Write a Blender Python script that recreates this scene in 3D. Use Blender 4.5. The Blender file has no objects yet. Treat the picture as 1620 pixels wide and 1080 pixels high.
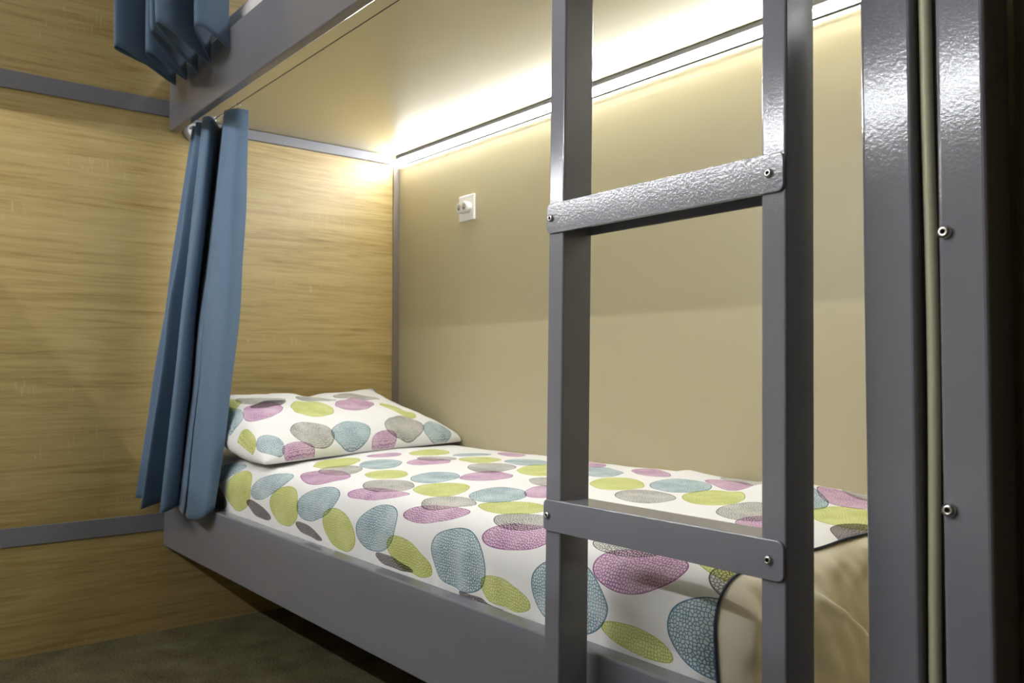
import bpy, bmesh, math, random
from mathutils import Vector, Matrix, noise

# ------------------------------------------------------------------ camera, world, exposure
S = bpy.context.scene
C = S.collection
R = math.radians
CAM = Vector((2.59, -0.78, 0.768))
cam_d = bpy.data.cameras.new('camera')
cam = bpy.data.objects.new('camera', cam_d)
C.objects.link(cam)
cam.location = CAM
cam.rotation_euler = (R(90 + 1.85), 0, R(50.9))
cam_d.sensor_width = 36.0
cam_d.lens = 36.0 * 1333 / 1620
cam_d.clip_start = 0.02
cam_d.dof.use_dof = True
cam_d.dof.focus_distance = 1.25
cam_d.dof.aperture_fstop = 9.0
S.camera = cam

S.view_settings.view_transform = 'Standard'
S.view_settings.look = 'None'
S.view_settings.gamma = 1.0
S.view_settings.use_curve_mapping = False
S.view_settings.exposure = 0.64

w = bpy.data.worlds.new('world')
S.world = w
w.use_nodes = True
w.node_tree.nodes['Background'].inputs[0].default_value = (0.9, 0.92, 1.0, 1)
w.node_tree.nodes['Background'].inputs[1].default_value = 0.02

LED_BUNK = 92.0
LED_UPPER = 70.0  # unseen lamp, added to brighten the upper bunk
LED_OPP_LOW = 104.0
LED_OPP_HIGH = 134.0

# ------------------------------------------------------------------ helpers
def thing(name, label, cat, loc=(0, 0, 0), group=None):
    o = bpy.data.objects.new(name, None)
    C.objects.link(o)
    o.location = loc
    o.empty_display_size = 0.05
    o['label'] = label
    o['category'] = cat
    if group:
        o['group'] = group
    return o

def tag(o, label, cat, group=None):
    o['label'] = label
    o['category'] = cat
    if group:
        o['group'] = group
    return o

def obj(name, bm, mats, parent=None, smooth=False, loc=None):
    me = bpy.data.meshes.new(name)
    bmesh.ops.recalc_face_normals(bm, faces=bm.faces[:])
    bm.to_mesh(me)
    bm.free()
    if not isinstance(mats, (list, tuple)):
        mats = [mats]
    for m in mats:
        me.materials.append(m)
    if smooth:
        for p in me.polygons:
            p.use_smooth = True
    o = bpy.data.objects.new(name, me)
    C.objects.link(o)
    if parent is not None:
        o.parent = parent
        if loc is None:
            o.location = -Vector(parent['_world']) if '_world' in parent else -parent.location
    if loc is not None:
        o.location = loc
    return o

def struct(name, bm, mats):
    o = obj(name, bm, mats)
    o['kind'] = 'structure'
    return o

def box(bm, lo, hi, bev=0.0, seg=2, mi=0):
    lo, hi = Vector(lo), Vector(hi)
    vs = [bm.verts.new((x, y, z)) for x in (lo.x, hi.x) for y in (lo.y, hi.y) for z in (lo.z, hi.z)]
    idx = [(0, 1, 3, 2), (4, 6, 7, 5), (0, 4, 5, 1), (2, 3, 7, 6), (0, 2, 6, 4), (1, 5, 7, 3)]
    fs = [bm.faces.new([vs[i] for i in f]) for f in idx]
    for f in fs:
        f.material_index = mi
    if bev > 0:
        es = list({e for f in fs for e in f.edges})
        bmesh.ops.bevel(bm, geom=es, offset=bev, segments=seg, affect='EDGES', profile=0.5)
    return bm

def newbox(lo, hi, bev=0.0, seg=2):
    return box(bmesh.new(), lo, hi, bev, seg)

def tube(bm, pts, r, n=10, mi=0, caps=True):
    pts = [Vector(p) for p in pts]
    rings = []
    up = None
    for i, p in enumerate(pts):
        t = (pts[min(i + 1, len(pts) - 1)] - pts[max(i - 1, 0)]).normalized()
        if up is None:
            up = t.orthogonal().normalized()
        else:
            up = (up - t * up.dot(t)).normalized()
        s = t.cross(up)
        rings.append([bm.verts.new(p + (up * math.cos(a) + s * math.sin(a)) * r)
                      for a in (2 * math.pi * k / n for k in range(n))])
    for a, b in zip(rings, rings[1:]):
        for k in range(n):
            f = bm.faces.new((a[k], a[(k + 1) % n], b[(k + 1) % n], b[k]))
            f.material_index = mi
    if caps:
        bm.faces.new(rings[0][::-1]).material_index = mi
        bm.faces.new(rings[-1]).material_index = mi
    return bm

def lathe(bm, prof, origin, axis, n=20, mis=None):
    """prof: (radius, height along axis)"""
    axis = Vector(axis).normalized()
    a = axis.orthogonal().normalized()
    b = axis.cross(a)
    o = Vector(origin)
    rings = []
    for r, h in prof:
        rings.append([bm.verts.new(o + axis * h + (a * math.cos(t) + b * math.sin(t)) * r)
                      for t in (2 * math.pi * k / n for k in range(n))])
    for i, (p, q) in enumerate(zip(rings, rings[1:])):
        for k in range(n):
            f = bm.faces.new((p[k], p[(k + 1) % n], q[(k + 1) % n], q[k]))
            if mis:
                f.material_index = mis[i]
    f = bm.faces.new(rings[-1])
    if mis:
        f.material_index = mis[-1]
    bm.faces.new(rings[0][::-1])
    return bm

# ------------------------------------------------------------------ materials
def mat(name):
    m = bpy.data.materials.new(name)
    m.use_nodes = True
    nt = m.node_tree
    return m, nt, nt.nodes['Principled BSDF']

def N(nt, t, **kw):
    n = nt.nodes.new(t)
    for k, v in kw.items():
        setattr(n, k, v)
    return n

def plain(name, col, rough=0.5, metal=0.0, bump=0.0, bscale=300.0, spec=0.5):
    m, nt, b = mat(name)
    b.inputs['Base Color'].default_value = (*col, 1)
    b.inputs['Roughness'].default_value = rough
    b.inputs['Metallic'].default_value = metal
    b.inputs['Specular IOR Level'].default_value = spec
    if bump > 0:
        tc = N(nt, 'ShaderNodeTexCoord')
        no = N(nt, 'ShaderNodeTexNoise')
        no.inputs['Scale'].default_value = bscale
        no.inputs['Detail'].default_value = 3
        bp = N(nt, 'ShaderNodeBump')
        bp.inputs['Strength'].default_value = bump
        bp.inputs['Distance'].default_value = 0.001
        nt.links.new(tc.outputs['Object'], no.inputs['Vector'])
        nt.links.new(no.outputs['Fac'], bp.inputs['Height'])
        nt.links.new(bp.outputs['Normal'], b.inputs['Normal'])
    return m

def emis(name, col, s):
    m, nt, b = mat(name)
    b.inputs['Base Color'].default_value = (0.9, 0.9, 0.9, 1)
    b.inputs['Emission Color'].default_value = (*col, 1)
    b.inputs['Emission Strength'].default_value = s
    return m

def wood_mat(name, axis):
    """pale sawn oak laminate, grain along `axis` (0 = x, 1 = y)"""
    m, nt, b = mat(name)
    tc = N(nt, 'ShaderNodeTexCoord')
    def noise_at(sc, detail, dist=0.0, rough=0.6, src=None):
        mp = N(nt, 'ShaderNodeMapping')
        mp.inputs['Scale'].default_value = sc
        nt.links.new(src or tc.outputs['Object'], mp.inputs['Vector'])
        no = N(nt, 'ShaderNodeTexNoise')
        no.inputs['Scale'].default_value = 1.0
        no.inputs['Detail'].default_value = detail
        no.inputs['Roughness'].default_value = rough
        no.inputs['Distortion'].default_value = dist
        nt.links.new(mp.outputs['Vector'], no.inputs['Vector'])
        return no.outputs['Fac']
    lo, hi = (0.9, 26.0)
    sc = (1.5, 6, 34) if axis == 0 else (6, 1.5, 34)
    g1 = noise_at(sc, 7, 1.5, 0.66)
    sc2 = (7, 20, 170) if axis == 0 else (20, 7, 170)
    g2 = noise_at(sc2, 4, 0.5, 0.7)
    sc3 = (0.8, 3, 3.5) if axis == 0 else (3, 0.8, 3.5)
    g3 = noise_at(sc3, 2, 0.6)
    sc4 = (170, 10, 16) if axis == 0 else (10, 170, 16)
    g4 = noise_at(sc4, 1)                                   # cross saw marks
    g5 = noise_at((2.2, 2.2, 9.0), 2)
    def math_(op, a, bb, clamp=False):
        n = N(nt, 'ShaderNodeMath', operation=op)
        n.use_clamp = clamp
        for i, v in enumerate((a, bb)):
            if isinstance(v, (int, float)):
                n.inputs[i].default_value = v
            else:
                nt.links.new(v, n.inputs[i])
        return n.outputs[0]
    mix = math_('ADD', math_('MULTIPLY', g1, 0.50), math_('MULTIPLY', g3, 0.20))
    mix = math_('ADD', mix, math_('MULTIPLY', g2, 0.34))
    cr = N(nt, 'ShaderNodeValToRGB')
    e = cr.color_ramp.elements
    e[0].position = 0.34; e[0].color = (0.20, 0.128, 0.034, 1)
    e[1].position = 0.74; e[1].color = (0.49, 0.375, 0.175, 1)
    e2 = e.new(0.455); e2.color = (0.32, 0.222, 0.074, 1)
    e3 = e.new(0.53); e3.color = (0.40, 0.294, 0.116, 1)
    nt.links.new(mix, cr.inputs['Fac'])
    saw = math_('MULTIPLY', math_('GREATER_THAN', g4, 0.66), math_('GREATER_THAN', g5, 0.60))
    saw = math_('MULTIPLY', saw, 0.30)
    mx = N(nt, 'ShaderNodeMixRGB')
    mx.inputs['Color2'].default_value = (0.62, 0.50, 0.30, 1)
    nt.links.new(saw, mx.inputs['Fac'])
    nt.links.new(cr.outputs['Color'], mx.inputs['Color1'])
    nt.links.new(mx.outputs['Color'], b.inputs['Base Color'])
    b.inputs['Roughness'].default_value = 0.45
    b.inputs['Specular IOR Level'].default_value = 0.6
    bp = N(nt, 'ShaderNodeBump')
    bp.inputs['Strength'].default_value = 0.15
    bp.inputs['Distance'].default_value = 0.001
    nt.links.new(g2, bp.inputs['Height'])
    nt.links.new(bp.outputs['Normal'], b.inputs['Normal'])
    return m

def carpet_mat():
    m, nt, b = mat('carpet')
    tc = N(nt, 'ShaderNodeTexCoord')
    n1 = N(nt, 'ShaderNodeTexNoise'); n1.inputs['Scale'].default_value = 160; n1.inputs['Detail'].default_value = 5
    n1.inputs['Roughness'].default_value = 0.8
    n2 = N(nt, 'ShaderNodeTexNoise'); n2.inputs['Scale'].default_value = 9; n2.inputs['Detail'].default_value = 3
    nt.links.new(tc.outputs['Object'], n1.inputs['Vector'])
    nt.links.new(tc.outputs['Object'], n2.inputs['Vector'])
    ad = N(nt, 'ShaderNodeMath', operation='MULTIPLY_ADD')
    ad.inputs[1].default_value = 0.7
    sc = N(nt, 'ShaderNodeMath', operation='MULTIPLY'); sc.inputs[1].default_value = 0.3
    nt.links.new(n2.outputs['Fac'], sc.inputs[0])
    nt.links.new(n1.outputs['Fac'], ad.inputs[0])
    nt.links.new(sc.outputs[0], ad.inputs[2])
    cr = N(nt, 'ShaderNodeValToRGB')
    cr.color_ramp.elements[0].position = 0.36; cr.color_ramp.elements[0].color = (0.042, 0.036, 0.016, 1)
    cr.color_ramp.elements[1].position = 0.66; cr.color_ramp.elements[1].color = (0.25, 0.22, 0.125, 1)
    nt.links.new(ad.outputs[0], cr.inputs['Fac'])
    nt.links.new(cr.outputs['Color'], b.inputs['Base Color'])
    b.inputs['Roughness'].default_value = 0.95
    b.inputs['Specular IOR Level'].default_value = 0.1
    bp = N(nt, 'ShaderNodeBump'); bp.inputs['Strength'].default_value = 0.6; bp.inputs['Distance'].default_value = 0.004
    nt.links.new(n1.outputs['Fac'], bp.inputs['Height'])
    nt.links.new(bp.outputs['Normal'], b.inputs['Normal'])
    return m

def curtain_mat():
    m, nt, b = mat('blue_curtain_cloth')
    tc = N(nt, 'ShaderNodeTexCoord')
    n1 = N(nt, 'ShaderNodeTexNoise'); n1.inputs['Scale'].default_value = 700; n1.inputs['Detail'].default_value = 2
    nt.links.new(tc.outputs['Object'], n1.inputs['Vector'])
    cr = N(nt, 'ShaderNodeValToRGB')
    cr.color_ramp.elements[0].position = 0.3; cr.color_ramp.elements[0].color = (0.078, 0.125, 0.195, 1)
    cr.color_ramp.elements[1].position = 0.7; cr.color_ramp.elements[1].color = (0.105, 0.166, 0.25, 1)
    nt.links.new(n1.outputs['Fac'], cr.inputs['Fac'])
    nt.links.new(cr.outputs['Color'], b.inputs['Base Color'])
    b.inputs['Roughness'].default_value = 0.6
    b.inputs['Specular IOR Level'].default_value = 0.25
    b.inputs['Sheen Weight'].default_value = 0.15
    return m

# --- printed fabric -------------------------------------------------------------
def drop_group():
    g = bpy.data.node_groups.new('printed_drop', 'ShaderNodeTree')
    I = g.interface
    for nm, st in (('Color', 'NodeSocketColor'), ('UV', 'NodeSocketVector'), ('Center', 'NodeSocketVector'),
                   ('Angle', 'NodeSocketFloat'), ('Inv', 'NodeSocketVector'), ('Egg', 'NodeSocketFloat'),
                   ('Tint', 'NodeSocketColor'), ('Line', 'NodeSocketColor'), ('Mesh', 'NodeSocketFloat')):
        I.new_socket(nm, in_out='INPUT', socket_type=st)
    I.new_socket('Color', in_out='OUTPUT', socket_type='NodeSocketColor')
    gi = N(g, 'NodeGroupInput'); go = N(g, 'NodeGroupOutput')
    L = g.links.new
    sub = N(g, 'ShaderNodeVectorMath', operation='SUBTRACT')
    L(gi.outputs['UV'], sub.inputs[0]); L(gi.outputs['Center'], sub.inputs[1])
    rot = N(g, 'ShaderNodeVectorRotate', rotation_type='Z_AXIS')
    L(sub.outputs[0], rot.inputs['Vector']); L(gi.outputs['Angle'], rot.inputs['Angle'])
    mul = N(g, 'ShaderNodeVectorMath', operation='MULTIPLY')
    L(rot.outputs[0], mul.inputs[0]); L(gi.outputs['Inv'], mul.inputs[1])
    sp = N(g, 'ShaderNodeSeparateXYZ'); L(mul.outputs[0], sp.inputs[0])
    eg = N(g, 'ShaderNodeMath', operation='MULTIPLY_ADD'); eg.inputs[2].default_value = 1.0
    L(sp.outputs[0], eg.inputs[0]); L(gi.outputs['Egg'], eg.inputs[1])
    dv = N(g, 'ShaderNodeMath', operation='DIVIDE'); L(sp.outputs[1], dv.inputs[0]); L(eg.outputs[0], dv.inputs[1])
    cb = N(g, 'ShaderNodeCombineXYZ'); L(sp.outputs[0], cb.inputs[0]); L(dv.outputs[0], cb.inputs[1])
    ln = N(g, 'ShaderNodeVectorMath', operation='LENGTH'); L(cb.outputs[0], ln.inputs[0])
    mk = N(g, 'ShaderNodeMapRange'); mk.inputs[1].default_value = 1.0; mk.inputs[2].default_value = 0.985
    L(ln.outputs['Value'], mk.inputs[0])
    ol = N(g, 'ShaderNodeMapRange'); ol.inputs[1].default_value = 0.955; ol.inputs[2].default_value = 0.975
    L(ln.outputs['Value'], ol.inputs[0])
    mx = N(g, 'ShaderNodeMath', operation='MAXIMUM'); L(ol.outputs[0], mx.inputs[0]); L(gi.outputs['Mesh'], mx.inputs[1])
    c1 = N(g, 'ShaderNodeMixRGB'); L(mx.outputs[0], c1.inputs['Fac']); L(gi.outputs['Tint'], c1.inputs['Color1']); L(gi.outputs['Line'], c1.inputs['Color2'])
    c2 = N(g, 'ShaderNodeMixRGB', blend_type='MULTIPLY'); L(mk.outputs[0], c2.inputs['Fac'])
    L(gi.outputs['Color'], c2.inputs['Color1']); L(c1.outputs[0], c2.inputs['Color2'])
    L(c2.outputs[0], go.inputs['Color'])
    return g

DROP = drop_group()
TINT = {'L': ((0.80, 0.83, 0.40), (0.38, 0.43, 0.04)),
        'B': ((0.70, 0.81, 0.83), (0.04, 0.15, 0.23)),
        'P': ((0.84, 0.64, 0.77), (0.22, 0.02, 0.22)),
        'G': ((0.77, 0.76, 0.72), (0.08, 0.08, 0.085)),
        'K': ((0.36, 0.335, 0.335), (0.03, 0.027, 0.035))}

def print_mat(name, drops, cell=215.0):
    m, nt, b = mat(name)
    L = nt.links.new
    uv = N(nt, 'ShaderNodeUVMap'); uv.uv_map = 'UVMap'
    # a slightly wobbly hand-drawn outline
    wob = N(nt, 'ShaderNodeTexNoise'); wob.inputs['Scale'].default_value = 9.0; wob.inputs['Detail'].default_value = 1
    L(uv.outputs[0], wob.inputs['Vector'])
    s1 = N(nt, 'ShaderNodeVectorMath', operation='SUBTRACT'); s1.inputs[1].default_value = (0.5, 0.5, 0.5)
    L(wob.outputs['Color'], s1.inputs[0])
    s2 = N(nt, 'ShaderNodeVectorMath', operation='MULTIPLY_ADD'); s2.inputs[1].default_value = (0.014, 0.014, 0)
    L(s1.outputs[0], s2.inputs[0]); L(uv.outputs[0], s2.inputs[2])
    vor = N(nt, 'ShaderNodeTexVoronoi', feature='DISTANCE_TO_EDGE', voronoi_dimensions='2D')
    vor.inputs['Scale'].default_value = cell
    vor.inputs['Randomness'].default_value = 0.75
    L(uv.outputs[0], vor.inputs['Vector'])
    dn = N(nt, 'ShaderNodeTexNoise'); dn.inputs['Scale'].default_value = 16; dn.inputs['Detail'].default_value = 2
    L(uv.outputs[0], dn.inputs['Vector'])
    th = N(nt, 'ShaderNodeMapRange'); th.inputs[1].default_value = 0.3; th.inputs[2].default_value = 0.75
    th.inputs[3].default_value = 0.07; th.inputs[4].default_value = 0.34
    L(dn.outputs['Fac'], th.inputs[0])
    lt = N(nt, 'ShaderNodeMapRange'); lt.inputs[3].default_value = 1.0; lt.inputs[4].default_value = 0.0
    L(vor.outputs['Distance'], lt.inputs[0]); L(th.outputs[0], lt.inputs[2])
    lt.inputs[1].default_value = 0.02
    lm = N(nt, 'ShaderNodeMath', operation='MULTIPLY'); lm.inputs[1].default_value = 0.95
    L(lt.outputs[0], lm.inputs[0])
    col = None
    for (k, cx, cy, ang, a, bb, egg) in drops:
        g = N(nt, 'ShaderNodeGroup'); g.node_tree = DROP
        L(s2.outputs[0], g.inputs['UV']); L(lm.outputs[0], g.inputs['Mesh'])
        g.inputs['Center'].default_value = (cx, cy, 0)
        g.inputs['Angle'].default_value = -ang
        g.inputs['Inv'].default_value = (1 / a, 1 / bb, 0)
        g.inputs['Egg'].default_value = egg
        g.inputs['Tint'].default_value = (*TINT[k][0], 1)
        g.inputs['Line'].default_value = (*TINT[k][1], 1)
        if col is None:
            g.inputs['Color'].default_value = (0.76, 0.755, 0.745, 1)
        else:
            L(col, g.inputs['Color'])
        col = g.outputs['Color']
    if col:
        L(col, b.inputs['Base Color'])
    else:
        b.inputs['Base Color'].default_value = (0.76, 0.755, 0.745, 1)
    b.inputs['Roughness'].default_value = 0.8
    b.inputs['Specular IOR Level'].default_value = 0.15
    fb = N(nt, 'ShaderNodeTexNoise'); fb.inputs['Scale'].default_value = 22; fb.inputs['Detail'].default_value = 3
    L(uv.outputs[0], fb.inputs['Vector'])
    bp = N(nt, 'ShaderNodeBump'); bp.inputs['Strength'].default_value = 0.25; bp.inputs['Distance'].default_value = 0.006
    L(fb.outputs['Fac'], bp.inputs['Height']); L(bp.outputs['Normal'], b.inputs['Normal'])
    return m

M_WOOD = wood_mat('oak_laminate', 1)
M_WOODX = wood_mat('oak_laminate_along_x', 0)
M_BEIGE = plain('beige_panel', (0.44, 0.388, 0.245), 0.42, spec=0.9)
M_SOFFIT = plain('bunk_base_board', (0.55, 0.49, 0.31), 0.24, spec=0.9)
M_CEIL = plain('white_ceiling', (0.55, 0.53, 0.48), 0.9)
M_STEEL = plain('grey_painted_steel', (0.200, 0.203, 0.236), 0.12, bump=0.14, bscale=300, spec=0.5)
M_TRIM = plain('grey_trim', (0.17, 0.17, 0.19), 0.45)
M_CORNER = plain('corner_trim', (0.17, 0.14, 0.115), 0.5)
M_DARKWOOD = plain('dark_brown_board', (0.12, 0.092, 0.045), 0.6)
M_CARPET = carpet_mat()
M_CURT = curtain_mat()
M_CREAM = plain('cream_cotton', (0.70, 0.64, 0.50), 0.9, bump=0.3, bscale=60, spec=0.1)
M_WHITECLOTH = plain('white_cotton', (0.80, 0.78, 0.78), 0.9, spec=0.1)
M_WHITEPL = plain('white_plastic', (0.78, 0.76, 0.74), 0.35)
M_HOLE = plain('dark_recess', (0.015, 0.012, 0.010), 0.8)  # near-black paints the shade inside holes; also colours the dark wires
M_ZINC = plain('zinc_screw', (0.70, 0.70, 0.72), 0.25, metal=1.0)
M_CHROME = plain('chrome_hook', (0.75, 0.75, 0.74), 0.2, metal=1.0)
M_HOLDER = plain('curtain_wire_holder', (0.55, 0.55, 0.55), 0.45)
M_ALU = plain('aluminium_profile', (0.10, 0.10, 0.12), 0.8, spec=0.1)
M_CABLE = plain('cream_cable_sheath', (0.50, 0.49, 0.33), 0.4)
M_STITCH = plain('navy_stitching', (0.03, 0.04, 0.07), 0.8)
M_LED1 = emis('led_bunk', (0.95, 0.98, 1.0), LED_BUNK)
M_LED2 = emis('led_upper', (0.95, 0.98, 1.0), LED_UPPER)
M_LED3 = emis('led_opposite_low', (0.93, 0.96, 1.0), LED_OPP_LOW)
M_LED4 = emis('led_opposite_high', (0.96, 0.97, 1.0), LED_OPP_HIGH)

# ------------------------------------------------------------------ the setting
W = 0.80            # back wall
OPP = -1.50         # opposite wall
XR = 3.6
ZC = 2.75
SOF = 1.527         # underside of the upper bunk
struct('floor', newbox((-0.05, OPP - 0.05, -0.05), (XR + 0.05, W + 0.05, 0)), M_CARPET)
struct('ceiling', newbox((-0.05, OPP - 0.05, ZC), (XR + 0.05, W + 0.05, ZC + 0.05)), M_CEIL)
struct('wall_left', newbox((-0.05, OPP - 0.05, 0), (0, W + 0.05, ZC)), M_WOOD)
struct('wall_back', newbox((0, W, 0), (XR, W + 0.05, ZC)), M_BEIGE)
struct('wall_front', newbox((0, OPP - 0.05, 0), (XR, OPP, ZC)), M_BEIGE)
struct('wall_end', newbox((XR, OPP, 0), (XR + 0.05, W, ZC)), M_DARKWOOD)
struct('wall_right', newbox((2.288, 0.058, 0), (XR, 0.085, ZC)), M_DARKWOOD)
struct('trim_1', newbox((0, OPP, 1.521), (0.004, 0.030, 1.570), 0.0015), M_TRIM)      # upper grey strip
struct('trim_2', newbox((0, OPP, 0.294), (0.004, 0.030, 0.345), 0.0015), M_TRIM)      # lower grey strip
struct('trim_3', newbox((0, 0.035, 1.494), (0.012, W - 0.03, SOF - 0.0015), 0.0015), M_TRIM)    # strip under the upper base
bm = bmesh.new()
box(bm, (0, W - 0.024, 0), (0.006, W, 1.494), 0.001)
struct('trim_4', bm, M_CORNER)                                                 # corner strip

# ------------------------------------------------------------------ bunk bed
L_BED = 2.241
bunk = thing('bunk_bed', 'grey steel framed two tier bunk bed built along the beige wall', 'bunk bed')
obj('front_rail', newbox((0.001, 0, 0.248), (2.17, 0.030, 0.400), 0.003), M_STEEL, bunk)
obj('front_rail', newbox((0.001, 0, 1.477), (2.17, 0.026, 1.638), 0.003), M_STEEL, bunk)
obj('bed_base', newbox((0.002, 0.031, 0.290), (L_BED, W - 0.002, 0.318)), M_BEIGE, bunk)
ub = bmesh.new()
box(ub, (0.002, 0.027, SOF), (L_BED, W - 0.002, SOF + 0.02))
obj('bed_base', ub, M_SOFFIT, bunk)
po = obj('post', newbox((2.172, -0.002, 0), (2.222, 0.05, ZC - 0.002), 0.004, 3), M_STEEL, bunk)
obj('end_panel', newbox((2.205, 0.0512, 0.32), (L_BED, W - 0.003, 1.488)), M_BEIGE, bunk)

# the bunk across the aisle, just behind the camera
opp = thing('bunk_bed', 'second grey bunk bed across the aisle, outside the photo, mirrored in the steel posts', 'bunk bed', (0, OPP, 0))
OF = -0.86
obj('front_rail', newbox((0.005, OF - 0.03, 0.248), (2.30, OF, 0.400), 0.003), M_STEEL, opp)
obj('front_rail', newbox((0.005, OF - 0.03, 1.477), (2.30, OF, 1.638), 0.003), M_STEEL, opp)
obj('bed_base', newbox((0.005, OPP + 0.03, 0.290), (2.30, OF - 0.031, 0.318)), M_BEIGE, opp)
obj('bed_base', newbox((0.005, OPP + 0.03, SOF), (2.30, OF - 0.031, SOF + 0.02)), M_BEIGE, opp)
obj('post', newbox((2.302, OF - 0.05, 0), (2.35, OF, ZC - 0.002), 0.004, 3), M_STEEL, opp)
tag(obj('mattress', newbox((0.02, OPP + 0.04, 0.3185), (2.0, OF - 0.04, 0.52), 0.03, 4), M_WHITECLOTH), 'white mattress on the bunk across the aisle, outside the photo', 'mattress')

# neighbouring post with two bolts
post = thing('steel_post', 'wide grey steel post with two bolts, rightmost upright beyond the cable', 'post', (2.262, 0.028, 0))
obj('upright', newbox((2.243, 0.0, 0), (2.285, 0.056, ZC - 0.002), 0.004, 3), M_STEEL, post)
for z in (0.891, 0.642):
    b = bmesh.new()
    lathe(b, [(0.0064, -0.001), (0.0064, 0.0015), (0.0058, 0.0036), (0.0042, 0.0052), (0.0020, 0.0055), (0.0020, 0.003)],
          (2.2495, 0.0, z), (0, -1, 0), 20, [0, 0, 0, 0, 1, 1])
    obj('bolt', b, [M_ZINC, M_HOLE], post, True)

b = bmesh.new()
pts = [(2.2305 + 0.0012 * math.sin(i * 0.7), 0.012 + 0.001 * math.cos(i * 0.5), 0.002 + i * (ZC - 0.01) / 40) for i in range(41)]
tube(b, pts, 0.0056, 12)
tag(obj('electric_cable', b, M_CABLE, None, True), 'cream round cable running up the gap between the two right posts', 'cable')

# ------------------------------------------------------------------ ladder
LEAN = 1.0
lad = thing('bunk_ladder', 'grey steel bunk ladder with bolted flat rungs in front of the mattress', 'ladder', (1.95, -0.06, 0))
X0, X1, TW, TD = 1.782, 2.100, 0.028, 0.050     # left edges of stiles, tube width and depth
LZ = 0.768
def lp(v):      # ladder-local point: y measured from the front face, pivoted at camera height so it leans on the rail
    return v
def lbox(lo, hi, bev, seg=2):
    return newbox((lo[0] - 1.95, lo[1], lo[2]), (hi[0] - 1.95, hi[1], hi[2]), bev, seg)
lad.rotation_euler = (R(-LEAN), 0, 0)
lad.location = (1.95, -0.0790, 0.0)
for xs in (X0, X1):
    obj('stile', lbox((xs, 0, 0.0), (xs + TW, TD, 1.80), 0.0025, 3), M_STEEL, lad, loc=(0, 0, 0))
def rung(z):
    h = 0.0195
    bmx = bmesh.new()
    xa, xb = X0 - 0.0005 - 1.95, X1 + TW - 1.95 - 0.001
    # face plate with rounded outer corners
    rc = 0.007
    out = []
    for cx, cz, a0 in ((xb - rc, h - rc, 0), (xa + rc, h - rc, 90), (xa + rc, -h + rc, 180), (xb - rc, -h + rc, 270)):
        for k in range(5):
            a = R(a0 + k * 22.5)
            out.append((cx + rc * math.cos(a), cz + rc * math.sin(a)))
    f0 = [bmx.verts.new((x, -0.0032, zz + z)) for x, zz in out]
    f1 = [bmx.verts.new((x, -0.0002, zz + z)) for x, zz in out]
    bmx.faces.new(f0); bmx.faces.new(f1[::-1])
    n = len(out)
    es = []
    for k in range(n):
        bmx.faces.new((f0[k], f1[k], f1[(k + 1) % n], f0[(k + 1) % n]))
    edges = [e for e in bmx.edges if e.verts[0] in f0 and e.verts[1] in f0]
    bmesh.ops.bevel(bmx, geom=edges, offset=0.0008, segments=2, affect='EDGES', profile=0.5)
    # folded tread between the stiles
    ia, ib = X0 + TW - 1.95 + 0.0008, X1 - 1.95 - 0.0008
    box(bmx, (ia, -0.0015, z + h - 0.003), (ib, 0.046, z + h + 0.0002), 0.001)
    box(bmx, (ia, 0.043, z - h), (ib, 0.046, z + h), 0.0)
    r = obj('rung', bmx, M_STEEL, lad, loc=(0, 0, 0))
    for x in (X0 + 0.008 - 1.95, X1 + 0.011 - 1.95):
        bs = bmesh.new()
        lathe(bs, [(0.0046, 0.0), (0.0046, 0.0012), (0.0041, 0.0024), (0.0028, 0.0031), (0.0019, 0.0031), (0.0019, 0.0008)],
              (x, -0.0032, z), (0, -1, 0), 20, [0, 0, 0, 0, 1, 1])
        obj('screw', bs, [M_ZINC, M_HOLE], r, True, loc=(0, 0, 0))
for z in (0.208, 0.584, 0.960, 1.336, 1.70):
    rung(z)

# ------------------------------------------------------------------ LED strips
def led(y, z, x0, x1, facing, m, label):
    t = thing('led_strip_light', label, 'strip light', (x0, y, z))
    s = facing          # -1: shines towards -y
    ys = sorted((y, y + s * 0.005))
    b = bmesh.new()
    box(b, (x0, ys[0], z - 0.0348), (x1, ys[1], z - 0.0005), 0.001)
    y2 = sorted((y + s * 0.0052, y + s * 0.0200))
    box(b, (x0, y2[0], z - 0.0138), (x1, y2[1], z - 0.0005), 0.001)
    y3 = sorted((y + s * 0.0052, y + s * 0.0116))
    box(b, (x0, y3[0], z - 0.0364), (x1, y3[1], z - 0.0348), 0.0005)
    obj('housing', b, M_ALU, t)
    d = bmesh.new()
    prof = []
    for k in range(7):
        a = R(-90 + k * 30)
        prof.append((y + s * (0.0056 + 0.0125 * math.cos(a)), z - 0.0243 + 0.0100 * math.sin(a)))
    r0 = [d.verts.new((x0 + 0.004, p[0], p[1])) for p in prof]
    r1 = [d.verts.new((x1 - 0.004, p[0], p[1])) for p in prof]
    for k in range(6):
        d.faces.new((r0[k], r0[k + 1], r1[k + 1], r1[k]))
    d.faces.new((r0[0], r1[0], r1[-1], r0[-1]))
    d.faces.new(r0); d.faces.new(r1[::-1])
    obj('diffuser', d, m, t, True)
    return t
led(W - 0.0005, SOF, 0.013, L_BED - 0.02, -1, M_LED1, 'glowing white strip light where the beige wall meets the bunk base above')
led(W - 0.0005, ZC, 0.013, L_BED - 0.02, -1, M_LED2, 'unseen strip light added under the ceiling to light the upper bunk')
led(OPP + 0.0005, SOF, 0.02, 1.90, 1, M_LED3, 'strip light on the opposite wall at bunk height, mirrored in the posts')
led(OPP + 0.0005, 2.57, 0.02, 1.90, 1, M_LED4, 'strip light on the opposite wall under the ceiling')

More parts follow.
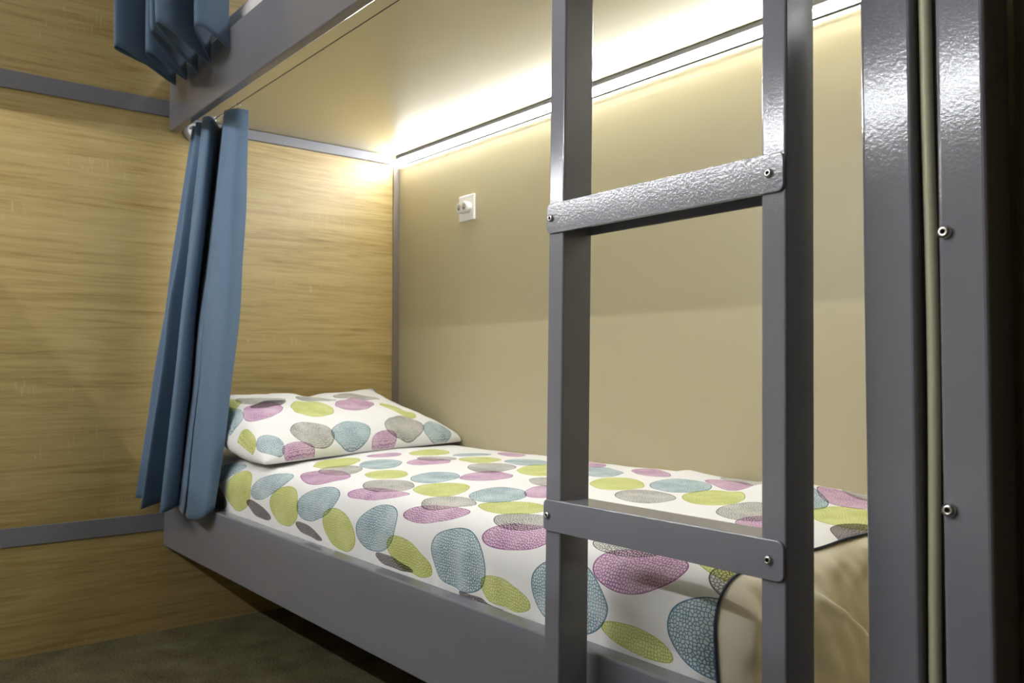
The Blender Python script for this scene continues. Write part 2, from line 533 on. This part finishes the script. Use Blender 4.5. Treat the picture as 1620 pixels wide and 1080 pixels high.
# ------------------------------------------------------------------ wall socket
so = thing('wall_socket', 'white square wall socket with round twin outlets below the strip light', 'socket', (0.417, W, 1.285))
SX, SZ = 0.425, 1.280
b = newbox((SX - 0.041, W - 0.009, SZ - 0.041), (SX + 0.041, W - 0.0003, SZ + 0.041), 0.003, 3)
obj('plate', b, M_WHITEPL, so)
b = bmesh.new()
rr = 0.0165
outl = []
for k in range(13):
    a = R(-90 + k * 15); outl.append((SX + 0.014 + rr * math.cos(a), SZ + rr * math.sin(a)))
for k in range(13):
    a = R(90 + k * 15); outl.append((SX - 0.014 + rr * math.cos(a), SZ + rr * math.sin(a)))
rings = []
for sc, yy in ((1.0, W - 0.0092), (1.0, W - 0.026), (0.94, W - 0.028)):
    rings.append([b.verts.new((SX + (x - SX) * sc, yy, SZ + (zz - SZ) * sc)) for x, zz in outl])
n = len(outl)
for p, q in zip(rings, rings[1:]):
    for k in range(n):
        b.faces.new((p[k], p[(k + 1) % n], q[(k + 1) % n], q[k]))
b.faces.new(rings[-1]); b.faces.new(rings[0][::-1])
outlet = obj('outlet', b, M_WHITEPL, so)
for dx in (-0.014, 0.014):
    b = bmesh.new()
    lathe(b, [(0.013, 0.0), (0.013, 0.0008), (0.0115, 0.0008), (0.0112, 0.0003)], (SX + dx, W - 0.0281, SZ), (0, -1, 0), 24, [0, 0, 0, 1])
    for hz in (-0.004,):
        lathe(b, [(0.0032, 0.0004), (0.0030, 0.0009)], (SX + dx, W - 0.0281, SZ + hz), (0, -1, 0), 12, [2, 2])
    o = obj('plug_hole', b, [M_WHITEPL, plain('ivory_recess', (0.45, 0.43, 0.36), 0.5), M_HOLE], outlet, loc=(0, 0, 0))

# ------------------------------------------------------------------ mattresses
TOPZ = 0.522
FRONT = 0.034
def section(inset=0.0, n_top=40):
    """cross-section of the made-up mattress: list of (y, z, v) from the front bottom over the top to the back"""
    pts = []
    f = FRONT + inset
    top = TOPZ - inset
    zb = 0.322
    r = 0.062
    nb = 14
    for k in range(nb):
        z = zb + (top - r - zb) * k / nb
        pts.append((f + 0.010 * (1 - k / nb) ** 2, z))
    for k in range(15):
        a = R(180 - 90 * k / 14)
        pts.append((f + r + r * math.cos(a), top - r + r * math.sin(a)))
    y0 = f + r
    y1 = W - 0.03
    for k in range(1, n_top + 1):
        t = k / n_top
        y = y0 + (y1 - y0) * t
        pts.append((y, top + 0.010 * math.sin(math.pi * t)))
    for k in range(1, 7):
        a = R(90 - 90 * k / 6)
        pts.append((y1 + 0.024 * math.cos(a), top - 0.024 + 0.024 * math.sin(a)))
    # v so that v == y at the start of the flat top
    s = [0.0]
    for p, q in zip(pts, pts[1:]):
        s.append(s[-1] + math.hypot(q[0] - p[0], q[1] - p[1]))
    i0 = nb + 14
    off = y0 - s[i0]
    return [(p[0], p[1], t + off) for p, t in zip(pts, s)]

# bare mattress under the sheet
X_END = 1.965
def mattress(name, dz, m, label, x1=X_END):
    b = bmesh.new()
    sec = [(y, z) for y, z, v in section(0.006, 12)]
    sec.append((sec[-1][0], 0.322))
    xs = [0.006, 0.012, 0.03, 0.08] + [0.08 + (x1 - 0.16) * k / 10 for k in range(1, 11)] + [x1 - 0.03, x1 - 0.012, x1 - 0.004, x1]
    cy, cz = 0.42, 0.42
    rings = []
    for x in xs:
        e = min(x - 0.006, x1 - x)
        sc = 1.0 if e > 0.04 else 0.92 + 0.08 * math.sqrt(max(0, 1 - (1 - e / 0.04) ** 2))
        rings.append([b.verts.new((x, cy + (y - cy) * (sc if abs(sc - 1) > 1e-6 else 1), dz + 0.322 + (z - 0.322) * sc)) for y, z in sec])
    n = len(sec)
    for p, q in zip(rings, rings[1:]):
        for k in range(n):
            b.faces.new((p[k], p[(k + 1) % n], q[(k + 1) % n], q[k]))
    b.faces.new(rings[0]); b.faces.new(rings[-1][::-1])
    o = obj(name, b, m, None, True)
    tag(o, label, 'mattress')
    return o
mattress('mattress', 0, M_CREAM, 'cream covered mattress on the lower bunk, bare at its foot end')
mattress('mattress', 1.235, M_WHITECLOTH, 'white covered mattress on the upper bunk behind the top rail')

# printed sheet
def gauss(x, y, cx, cy, sx, sy):
    return math.exp(-((x - cx) / sx) ** 2 - ((y - cy) / sy) ** 2)

def sheet():
    sec = section(0.0, 90)
    b = bmesh.new()
    uvl = b.loops.layers.uv.new('UVMap')
    nx = 260
    grid = []
    for i in range(nx + 1):
        u = 0.010 + (1.958 - 0.010) * i / nx
        row = []
        for j, (y, z, v) in enumerate(sec):
            x = u
            # outward direction
            p = sec[max(j - 1, 0)]; q = sec[min(j + 1, len(sec) - 1)]
            ty, tz = q[0] - p[0], q[1] - p[1]
            l = math.hypot(ty, tz)
            ny, nz = -tz / l, ty / l
            d = 0.0022 + 0.0030 * (noise.noise((u * 5.0, v * 6.0, 0.3)) + 0.4)
            d += 0.0016 * noise.noise((u * 17.0, v * 13.0, 4.0))
            if v > 0.1:
                # rumples by the wall
                d += 0.020 * gauss(u, v, 1.67, 0.66, 0.14, 0.10) * (0.6 + noise.noise((u * 13 + v * 5, v * 5, 7.0)))
                d += 0.012 * gauss(u, v, 1.36, 0.74, 0.12, 0.05) * (0.6 + noise.noise((u * 12 + v * 5, v * 5, 2.0)))
            else:
                # small puckers where it is tucked behind the rail
                low = max(0.0, min(1.0, (0.02 - v) / 0.09))
                d += 0.0035 * low * math.sin(u * 95 + 3 * noise.noise((u * 6, 0, 0))) * (0.35 + gauss(u, 0, 1.48, 0, 0.16, 1))
                # diagonal creases on the front side near the foot
                d += 0.0022 * gauss(u, v, 1.84, -0.01, 0.07, 0.035) * math.sin(120 * (v + 0.35 * (u - 1.8)))
            e = min(u - 0.006, 1.965 - u)
            if e < 0.04:        # follow the rounded ends
                k = math.sqrt(max(0.0, 1 - (1 - max(e, 0) / 0.04) ** 2))
                sc = 0.93 + 0.07 * k
                y = 0.42 + (y - 0.42) * sc
                z = 0.322 + (z - 0.322) * sc
            if u > 1.85 :       # hem runs a little uneven
                x += 0.010 * noise.noise((v * 5.0, 1.0, 2.0)) * (u - 1.85) / 0.11
            yy, zz = y + ny * d, z + nz * d
            yy = min(yy, W - 0.002)
            if zz < 0.402:
                yy = max(yy, 0.0315)
            row.append((b.verts.new((x, yy, zz)), u, v))
        grid.append(row)
    for i in range(nx):
        for j in range(len(sec) - 1):
            c = (grid[i][j], grid[i + 1][j], grid[i + 1][j + 1], grid[i][j + 1])
            f = b.faces.new([t[0] for t in c])
            for lo, t in zip(f.loops, c):
                lo[uvl].uv = (t[1], t[2])
    hem = [r[0].co.copy() for r in grid[-1]]
    return b, hem

SHEET_DROPS = [
    ('B', 0.3774, 0.0361, -2.931, 0.0990, 0.0253, 0.13),
    ('L', 0.4981, -0.0012, -3.000, 0.0791, 0.0505, -0.06),
    ('K', 0.3480, -0.0316, 2.981, 0.0781, 0.0327, 0.19),
    ('B', 0.6642, 0.0326, -2.819, 0.0907, 0.0312, -0.06),
    ('L', 0.7688, -0.0061, -3.139, 0.0760, 0.0447, -0.11),
    ('K', 0.6262, -0.0316, 3.004, 0.0758, 0.0157, 0.09),
    ('B', 0.9238, 0.0198, -2.929, 0.0896, 0.0369, 0.03),
    ('L', 1.0350, -0.0184, 3.017, 0.0728, 0.0388, -0.02),
    ('K', 0.8962, -0.0437, 3.024, 0.0645, 0.0120, 0.27),
    ('B', 1.1806, 0.0049, -2.912, 0.0738, 0.0443, -0.11),
    ('P', 0.8302, 0.1081, 2.949, 0.0943, 0.0517, 0.12),
    ('L', 0.6483, 0.2303, 2.430, 0.1054, 0.0543, -0.06),
    ('L', 0.9294, 0.2049, 2.801, 0.0727, 0.0480, -0.02),
    ('P', 1.1146, 0.0735, -2.961, 0.0913, 0.0229, -0.12),
    ('G', 1.0758, 0.1247, 2.885, 0.0844, 0.0506, 0.09),
    ('B', 0.7631, 0.2886, 2.571, 0.0949, 0.0506, -0.06),
    ('P', 0.5943, 0.3989, 2.160, 0.0572, 0.0438, -0.26),
    ('L', 0.6100, 0.5357, 2.406, 0.1065, 0.0562, -0.19),
    ('P', 0.8133, 0.3944, 2.359, 0.0864, 0.0547, 0.08),
    ('G', 0.7587, 0.4513, -2.999, 0.0561, 0.0525, -0.22),
    ('B', 0.7203, 0.5964, 1.800, 0.0677, 0.0371, 0.18),
    ('L', 0.8531, 0.5291, 2.531, 0.0880, 0.0537, 0.27),
    ('B', 1.0516, 0.2520, 2.304, 0.0813, 0.0523, 0.10),
    ('P', 1.1137, 0.3481, 2.353, 0.0734, 0.0573, -0.18),
    ('G', 1.0103, 0.4418, 2.403, 0.0920, 0.0569, 0.15),
    ('L', 1.1174, 0.5077, 2.395, 0.1119, 0.0567, -0.01),
    ('L', 1.1983, 0.1727, 2.543, 0.0872, 0.0555, 0.10),
    ('G', 1.3247, 0.1041, -3.081, 0.0636, 0.0435, 0.18),
    ('P', 1.3405, 0.0579, -2.948, 0.0838, 0.0212, -0.03),
    ('B', 1.3250, 0.2157, 2.409, 0.0850, 0.0527, -0.18),
    ('L', 1.4472, 0.1504, -3.057, 0.0684, 0.0522, -0.00),
    ('G', 1.5456, 0.0995, -3.111, 0.0682, 0.0398, 0.07),
    ('P', 1.5774, 0.0570, -2.937, 0.0791, 0.0291, -0.04),
    ('B', 0.9547, 0.6009, 2.555, 0.0976, 0.0570, -0.04),
    ('P', 1.3722, 0.2953, 2.467, 0.0677, 0.0435, -0.23),
    ('G', 1.2765, 0.3816, 2.523, 0.0728, 0.0350, 0.21),
    ('B', 1.4475, -0.0065, 3.095, 0.0796, 0.0492, -0.06),
    ('L', 1.2957, -0.0294, 2.976, 0.0742, 0.0292, 0.08),
    ('L', 1.5694, -0.0372, 3.059, 0.0620, 0.0227, 0.08),
    ('B', 1.7139, -0.0111, 3.067, 0.0804, 0.0486, -0.00),
    ('P', 1.8284, 0.0502, -2.966, 0.0756, 0.0343, -0.04),
    ('G', 1.7863, 0.0819, -3.050, 0.0662, 0.0233, 0.15),
    ('L', 1.8430, -0.0416, 3.057, 0.0611, 0.0166, -0.03),
    ('B', 1.2144, 0.5961, 2.368, 0.1145, 0.0511, -0.06),
    ('L', 1.3903, 0.4699, 2.318, 0.1033, 0.0556, -0.06),
    ('G', 1.5432, 0.3821, 2.407, 0.0785, 0.0554, 0.02),
    ('B', 1.4845, 0.5522, 2.314, 0.1076, 0.0584, -0.16),
    ('L', 1.6275, 0.4774, 2.042, 0.0968, 0.0557, -0.05),
    ('G', 1.7567, 0.4032, 2.027, 0.0883, 0.0542, -0.05),
    ('P', 1.8280, 0.3345, 1.989, 0.0642, 0.0424, -0.03),
    ('G', 0.7800, 0.1690, 2.700, 0.0800, 0.0500, 0.10),
    ('B', 1.9760, -0.012, 3.080, 0.0800, 0.0490, 0.00),
    ('L', 1.9450, 0.1180, 2.500, 0.0800, 0.0530, 0.20),
    ('G', 2.0130, 0.0700, 3.080, 0.0800, 0.0420, 0.10),
    ('K', 1.9650, 0.3750, 2.000, 0.0700, 0.0450, 0.10),
    ('P', 0.7546, 0.7100, 2.626, 0.0750, 0.0380, 0.00),
    ('P', 1.0700, 0.7050, 2.500, 0.0850, 0.0400, 0.00),
    ('P', 1.2900, 0.6850, 2.550, 0.0900, 0.0400, 0.00),
    ('P', 1.5300, 0.6500, 2.450, 0.0950, 0.0450, -0.10),
    ('G', 1.5000, 0.7350, 2.500, 0.0850, 0.0350, 0.10),
    ('K', 1.2420, -0.0500, 3.060, 0.0640, 0.0100, 0.20),
    ('P', 1.7950, 0.6350, 2.400, 0.0950, 0.0480, 0.00),
    ('G', 1.8000, 0.7150, 2.500, 0.0900, 0.0400, 0.10),
    ('L', 1.8800, 0.4750, 2.150, 0.1050, 0.0560, 0.10),
    ('B', 1.7400, 0.5600, 2.250, 0.1000, 0.0520, 0.00),
    ('K', 1.5100, -0.0640, 3.060, 0.0600, 0.0080, 0.20),
]
PILLOW_DROPS = [
    ('G', 0.3950, 0.3150, 2.900, 0.0700, 0.0450, 0.10),
    ('G', 0.1900, 0.3250, 3.000, 0.0800, 0.0400, 0.10),
    ('G', 0.5900, 0.3300, 2.900, 0.0900, 0.0450, 0.10),
    ('L', 0.0700, 0.3500, 2.900, 0.0600, 0.0450, 0.10),
    ('P', 0.1323, 0.2361, -2.632, 0.0913, 0.0519, 0.11),
    ('K', 0.1856, 0.2809, -2.928, 0.0731, 0.0230, 0.15),
    ('L', 0.2976, 0.2084, 0.786, 0.0909, 0.0684, 0.02),
    ('P', 0.4978, 0.2325, -2.672, 0.1015, 0.0576, 0.07),
    ('L', 0.6352, 0.1700, 1.801, 0.0700, 0.0480, -0.20),
    ('G', 0.1917, 0.0590, 3.046, 0.0700, 0.0530, -0.05),
    ('B', 0.3287, 0.0457, -2.985, 0.0810, 0.0430, 0.00),
    ('G', 0.5634, 0.0543, -2.905, 0.0934, 0.0490, -0.07),
    ('B', 0.7000, 0.0363, -2.906, 0.0700, 0.0400, -0.20),
    ('P', 0.4450, 0.0120, -3.000, 0.0560, 0.0230, -0.10),
    ('P', 0.1180, 0.0100, 3.050, 0.0560, 0.0250, 0.14),
    ('B', 0.0440, 0.0510, 1.858, 0.0480, 0.0330, 0.10),
    ('B', 0.0345, 0.2914, 1.545, 0.0652, 0.0395, -0.20),
    ('L', 0.0050, 0.1360, 1.500, 0.0600, 0.0250, 0.00),
]
b, hem = sheet()
sh = obj('bed_sheet', b, print_mat('printed_sheet', SHEET_DROPS), None, True)
tag(sh, 'white sheet printed with purple, blue, lime and grey drops stretched over the mattress', 'bed sheet')
b = bmesh.new()
tube(b, [p + Vector((0.001, 0, 0.0006)) for p in hem], 0.0016, 6)
obj('hem_stitching', b, M_STITCH, sh, True, loc=(0, 0, 0))

# loose cream undersheet hanging off the foot end
def sstep(a, b_, x):
    t = max(0.0, min(1.0, (x - a) / (b_ - a)))
    return t * t * (3 - 2 * t)

def undersheet():
    b = bmesh.new()
    sec = [p for p in section(0.0005, 90) if p[0] < 0.765]
    nv = 80
    grid = []
    for k, (y, z, v) in enumerate(sec):
        y = 0.42 + (y - 0.42) * 0.972
        z = 0.322 + (z - 0.322) * 0.972
        row = []
        L_ = 0.20
        for j in range(nv + 1):
            t = j / nv
            d = t * L_                       # running length of cloth past the hem
            rr = 0.045                       # rounded mattress edge
            if d < rr * 1.571:
                a = d / rr
                dx, dn = rr * math.sin(a), rr * (1 - math.cos(a))
            else:
                dx, dn = rr, rr + (d - rr * 1.571)
            # towards the middle of the end face
            cy, cz = 0.42, 0.36
            ty, tz = (0.0, -1.0) if y > 0.14 else ((0.14 - y) * 3.0, -0.35 - 6.0 * max(0, y - 0.04))
            l = math.hypot(ty, tz)
            yy = y + ty / l * dn
            zz = z + tz / l * dn
            x = 1.950 + dx
            wr = noise.noise((yy * 9 + zz * 4, zz * 9, 3.0)) + 0.5 * noise.noise((yy * 24 - zz * 9, zz * 18, 8.0))
            x += (0.016 * wr + 0.006 * noise.noise((yy * 40 + zz * 22, zz * 30 - yy * 12, 1.0))) * min(1.0, t * 4)
            # hospital-corner fold: a loose flap below a diagonal
            e = (0.485 - 0.69 * (yy - 0.20)) - zz
            x += 0.034 * sstep(0.0, 0.012, e) * (1 - 0.5 * sstep(0.0, 0.25, e)) * sstep(0.10, 0.25, yy + e * 0.4)
            e2 = (0.372 + 0.12 * (yy - 0.35)) - zz
            x -= 0.040 * sstep(0.0, 0.010, e2) * sstep(0.30, 0.33, yy)
            row.append(b.verts.new((x, min(yy, 0.785), max(zz, 0.3225))))
        grid.append(row)
    for i in range(len(grid) - 1):
        for j in range(nv):
            b.faces.new((grid[i][j], grid[i + 1][j], grid[i + 1][j + 1], grid[i][j + 1]))
    return b
us = obj('undersheet', undersheet(), M_CREAM, None, True)
md = us.modifiers.new('thickness', 'SOLIDIFY'); md.thickness = 0.0012; md.offset = 0
tag(us, 'loose cream undersheet hanging in folds off the foot of the mattress', 'undersheet')

# ------------------------------------------------------------------ pillow
def pillow():
    b = bmesh.new()
    uvl = b.loops.layers.uv.new('UVMap')
    hl, hw, ht = 0.415, 0.228, 0.076
    fm = Vector((0.470, 0.422, 0.538)); bk = Vector((0.115, 0.375, 0.632))
    Lax = Vector((-0.300, 0.954, 0)).normalized()
    Wax = (bk - fm)
    Wax = (Wax - Lax * Wax.dot(Lax)).normalized()
    Nax = Lax.cross(Wax).normalized()
    if Nax.z < 0:
        Nax = -Nax
    cen = (fm + bk) / 2 + Vector((0, 0, 0.012)) - Lax * 0.03
    n, m = 90, 60
    def pt(i, j, side):
        a = -1 + 2 * i / n; c = -1 + 2 * j / m
        # drawn-in sides with sharp corners
        A = a * hl * (1 - 0.045 * (1 - a * a) * 0 - 0.05 * (1 - c * c))
        Wd = c * hw * (1 - 0.09 * (1 - a * a) * 0.6)
        h = max(0.0, (1 - abs(a) ** (5.5 if a < 0 else 3.2))) ** 0.56 * max(0.0, (1 - abs(c) ** 2.8)) ** 0.56
        t = ht * h * (1.0 if side > 0 else 0.80)
        t *= 1 - 0.22 * math.exp(-((a - 0.12) / 0.16) ** 2 - ((c - 0.75) / 0.5) ** 2)       # dent at the top edge
        wr = 0.006 * noise.noise((a * 4.0 + c * 2, c * 3.0 - a, 2.0 + side)) + 0.004 * noise.noise((a * 8, c * 7 + a * 3, 5.0))
        t += wr * h
        p = cen + Lax * A + Wax * Wd + Nax * (t * side)
        # back right corner pulled up against the wall
        cu = max(0, (a - 0.35) / 0.65) * max(0, (c + 0.1) / 1.1)
        p.z += 0.045 * cu ** 1.5
        # right end and front edge settle on the sheet
        if side < 0 or True:
            zmin = TOPZ + 0.013
            if p.z < zmin:
                p.z = zmin + (p.z - zmin) * 0.06
        p.x = max(p.x, 0.006 + 0.02 * (p.z - 0.53)) if p.x < 0.02 else p.x
        p.y = min(p.y, W - 0.006)
        lim = 0.052 - 0.05 * max(0.0, (0.66 - p.z) / 0.14)      # the curtain hangs just outside
        if p.y < lim + 0.03:
            p.y = lim + 0.03 - 0.03 * math.tanh((lim + 0.03 - p.y) / 0.06)
        return p
    for side in (1, -1):
        g = [[None] * (m + 1) for _ in range(n + 1)]
        for i in range(n + 1):
            for j in range(m + 1):
                g[i][j] = b.verts.new(pt(i, j, side))
        for i in range(n):
            for j in range(m):
                q = ((i, j), (i + 1, j), (i + 1, j + 1), (i, j + 1))
                f = b.faces.new([g[x][y] for x, y in q])
                for lo, (x, y) in zip(f.loops, q):
                    lo[uvl].uv = (x / n * 2 * hl + (0 if side > 0 else 2.0), y / m * 2 * hw * 1.15)
    bmesh.ops.remove_doubles(b, verts=b.verts[:], dist=0.0006)
    return b
pl = obj('pillow', pillow(), print_mat('printed_pillowcase', PILLOW_DROPS, 200.0), None, True)
tag(pl, 'pillow in a drop patterned pillowcase leaning on the wooden wall', 'pillow')

# ------------------------------------------------------------------ curtains
def spline(P, n):
    out = []
    P = [Vector(p) for p in P]
    for i in range(len(P) - 1):
        p0 = P[max(i - 1, 0)]; p1 = P[i]; p2 = P[i + 1]; p3 = P[min(i + 2, len(P) - 1)]
        for k in range(n):
            t = k / n
            out.append(0.5 * ((2 * p1) + (p2 - p0) * t + (2 * p0 - 5 * p1 + 4 * p2 - p3) * t * t + (3 * p1 - p0 - 3 * p2 + p3) * t ** 3))
    out.append(P[-1])
    return out

def curtain_mesh(rows, nseg=14, nz=70, seed=0.0, hem=None):
    """rows: list of (t, plan points, z values per plan point)"""
    b = bmesh.new()
    sp = []
    for t, plan, zs in rows:
        pts = [(p[0], p[1], z) for p, z in zip(plan, zs)]
        sp.append((t, spline(pts, nseg)))
    grid = []
    for r in range(nz + 1):
        t = r / nz
        row = []
        (t0, A), (t1, B), (t2, D_) = sp
        w0 = (t - t1) * (t - t2) / ((t0 - t1) * (t0 - t2))
        w1 = (t - t0) * (t - t2) / ((t1 - t0) * (t1 - t2))
        w2 = (t - t0) * (t - t1) / ((t2 - t0) * (t2 - t1))
        for i in range(len(A)):
            v = A[i] * w0 + B[i] * w1 + D_[i] * w2
            v = v + Vector((0, 0.006 * noise.noise((i * 0.07 + seed, t * 5, 1.0)), 0)) * math.sin(math.pi * min(1, t * 1.0)) 
            row.append(b.verts.new(v))
        grid.append(row)
    for r in range(nz):
        for i in range(len(grid[0]) - 1):
            b.faces.new((grid[r][i], grid[r][i + 1], grid[r + 1][i + 1], grid[r + 1][i]))
    return b

def add_curtain(rows, label, seed, group=None):
    t = thing('bunk_curtain', label, 'curtain', (0.2, 0.04, rows[0][2][0]))
    c = obj('cloth', curtain_mesh(rows, seed=seed), M_CURT, t, True)
    md = c.modifiers.new('thickness', 'SOLIDIFY'); md.thickness = 0.0018; md.offset = 0
    return t

WY, WZ = 0.084, 1.497
top = [(0.066, 0.048), (0.090, 0.078), (0.115, 0.043), (0.140, 0.080), (0.170, 0.043), (0.200, 0.060), (0.100, 0.120), (0.240, 0.084), (0.215, 0.105), (0.285, 0.063), (0.330, 0.080), (0.336, 0.112)]
bot = [(0.030, -0.088), (0.095, -0.030), (0.200, -0.120), (0.150, -0.030), (0.275, -0.092), (0.255, -0.040), (0.130, -0.012), (0.335, -0.052), (0.255, -0.014), (0.360, -0.050), (0.425, -0.034), (0.436, -0.006)]
mid = [((a[0] + c[0]) / 2, (a[1] + c[1]) / 2) for a, c in zip(top, bot)]
mid[-1] = (mid[-1][0], mid[-1][1] + 0.020); mid[-2] = (mid[-2][0], mid[-2][1] + 0.012)
n = len(top)
lc = add_curtain([(0.0, top, [1.487] * 7 + [1.483] * 5),
                  (0.5, mid, [0.94] * n),
                  (1.0, bot, [0.398, 0.400, 0.392, 0.402, 0.388, 0.402, 0.406, 0.390, 0.406, 0.384, 0.390, 0.412])],
                 'blue curtain of the lower bunk, gathered at the head end', 0.0)
for x, y in ((0.115, 0.046), (0.170, 0.046), (0.215, 0.102), (0.285, 0.066), (0.328, 0.082)):
    b = bmesh.new()
    # small clip ring on the wire
    ring = [(x, WY + 0.0065 * math.cos(a), WZ - 0.004 + 0.0065 * math.sin(a)) for a in (2 * math.pi * k / 14 for k in range(15))]
    tube(b, ring, 0.0008, 6)
    tube(b, [(x, WY, WZ - 0.010), (x, (WY + y) / 2, WZ - 0.015), (x, y, WZ - 0.020), (x + 0.002, y, WZ - 0.026)], 0.0012, 6)
    obj('curtain_hook', b, M_CHROME, lc, True)

wr = thing('curtain_wire', 'thin curtain wire under the bunk base with a round end holder', 'curtain wire', (0.0, WY, WZ))
b = bmesh.new()
tube(b, [(0.004, WY, WZ), (2.20, WY, WZ)], 0.0011, 8)
obj('wire', b, M_HOLE, wr, True)
b = bmesh.new()
lathe(b, [(0.030, 0.0003), (0.030, 0.004), (0.026, 0.010), (0.020, 0.014), (0.018, 0.014), (0.016, 0.006)], (0.0, WY - 0.012, WZ - 0.008), (1, 0, 0), 28)
obj('end_holder', b, M_HOLDER, wr, True)

# upper curtain: hangs outside the upper rail, hem seen from below
D = 1.235
fing = [((0.055, -0.016), (0.215, -0.196), (0.238, -0.186), (0.130, -0.022)),
        (None, (0.225, -0.126), (0.248, -0.116), (0.190, -0.010)),
        (None, (0.372, -0.154), (0.396, -0.144), (0.275, -0.008)),
        (None, (0.438, -0.160), (0.462, -0.148), (0.370, -0.008)),
        (None, (0.488, -0.088), (0.512, -0.070), (0.500, -0.006))]
ubot, uz = [], []
for a in fing:
    for k, p in enumerate(a):
        if p:
            ubot.append(p)
            uz.append(1.628 if k == 0 else (1.610 if k < 3 else 1.578))
n = len(ubot)
utop = [(0.02 + 0.40 * k / (n - 1), (0.05, 0.09)[k % 2]) for k in range(n)]
umid = [((a[0] * 0.35 + c[0] * 0.65), (a[1] * 0.15 + c[1] * 0.85)) for a, c in zip(utop, ubot)]
uc = add_curtain([(0.0, utop, [2.70] * n), (0.6, umid, [2.05] * n), (1.0, ubot, uz)],
                 'blue curtain of the upper bunk, its hem bunched over the top rail', 3.0)
w2 = thing('curtain_wire', 'thin curtain wire of the upper bunk near the ceiling', 'curtain wire', (0.0, 0.07, 2.705))
b = bmesh.new()
tube(b, [(0.002, 0.07, 2.705), (2.17, 0.07, 2.705)], 0.0011, 8)
obj('wire', b, M_HOLE, w2, True)
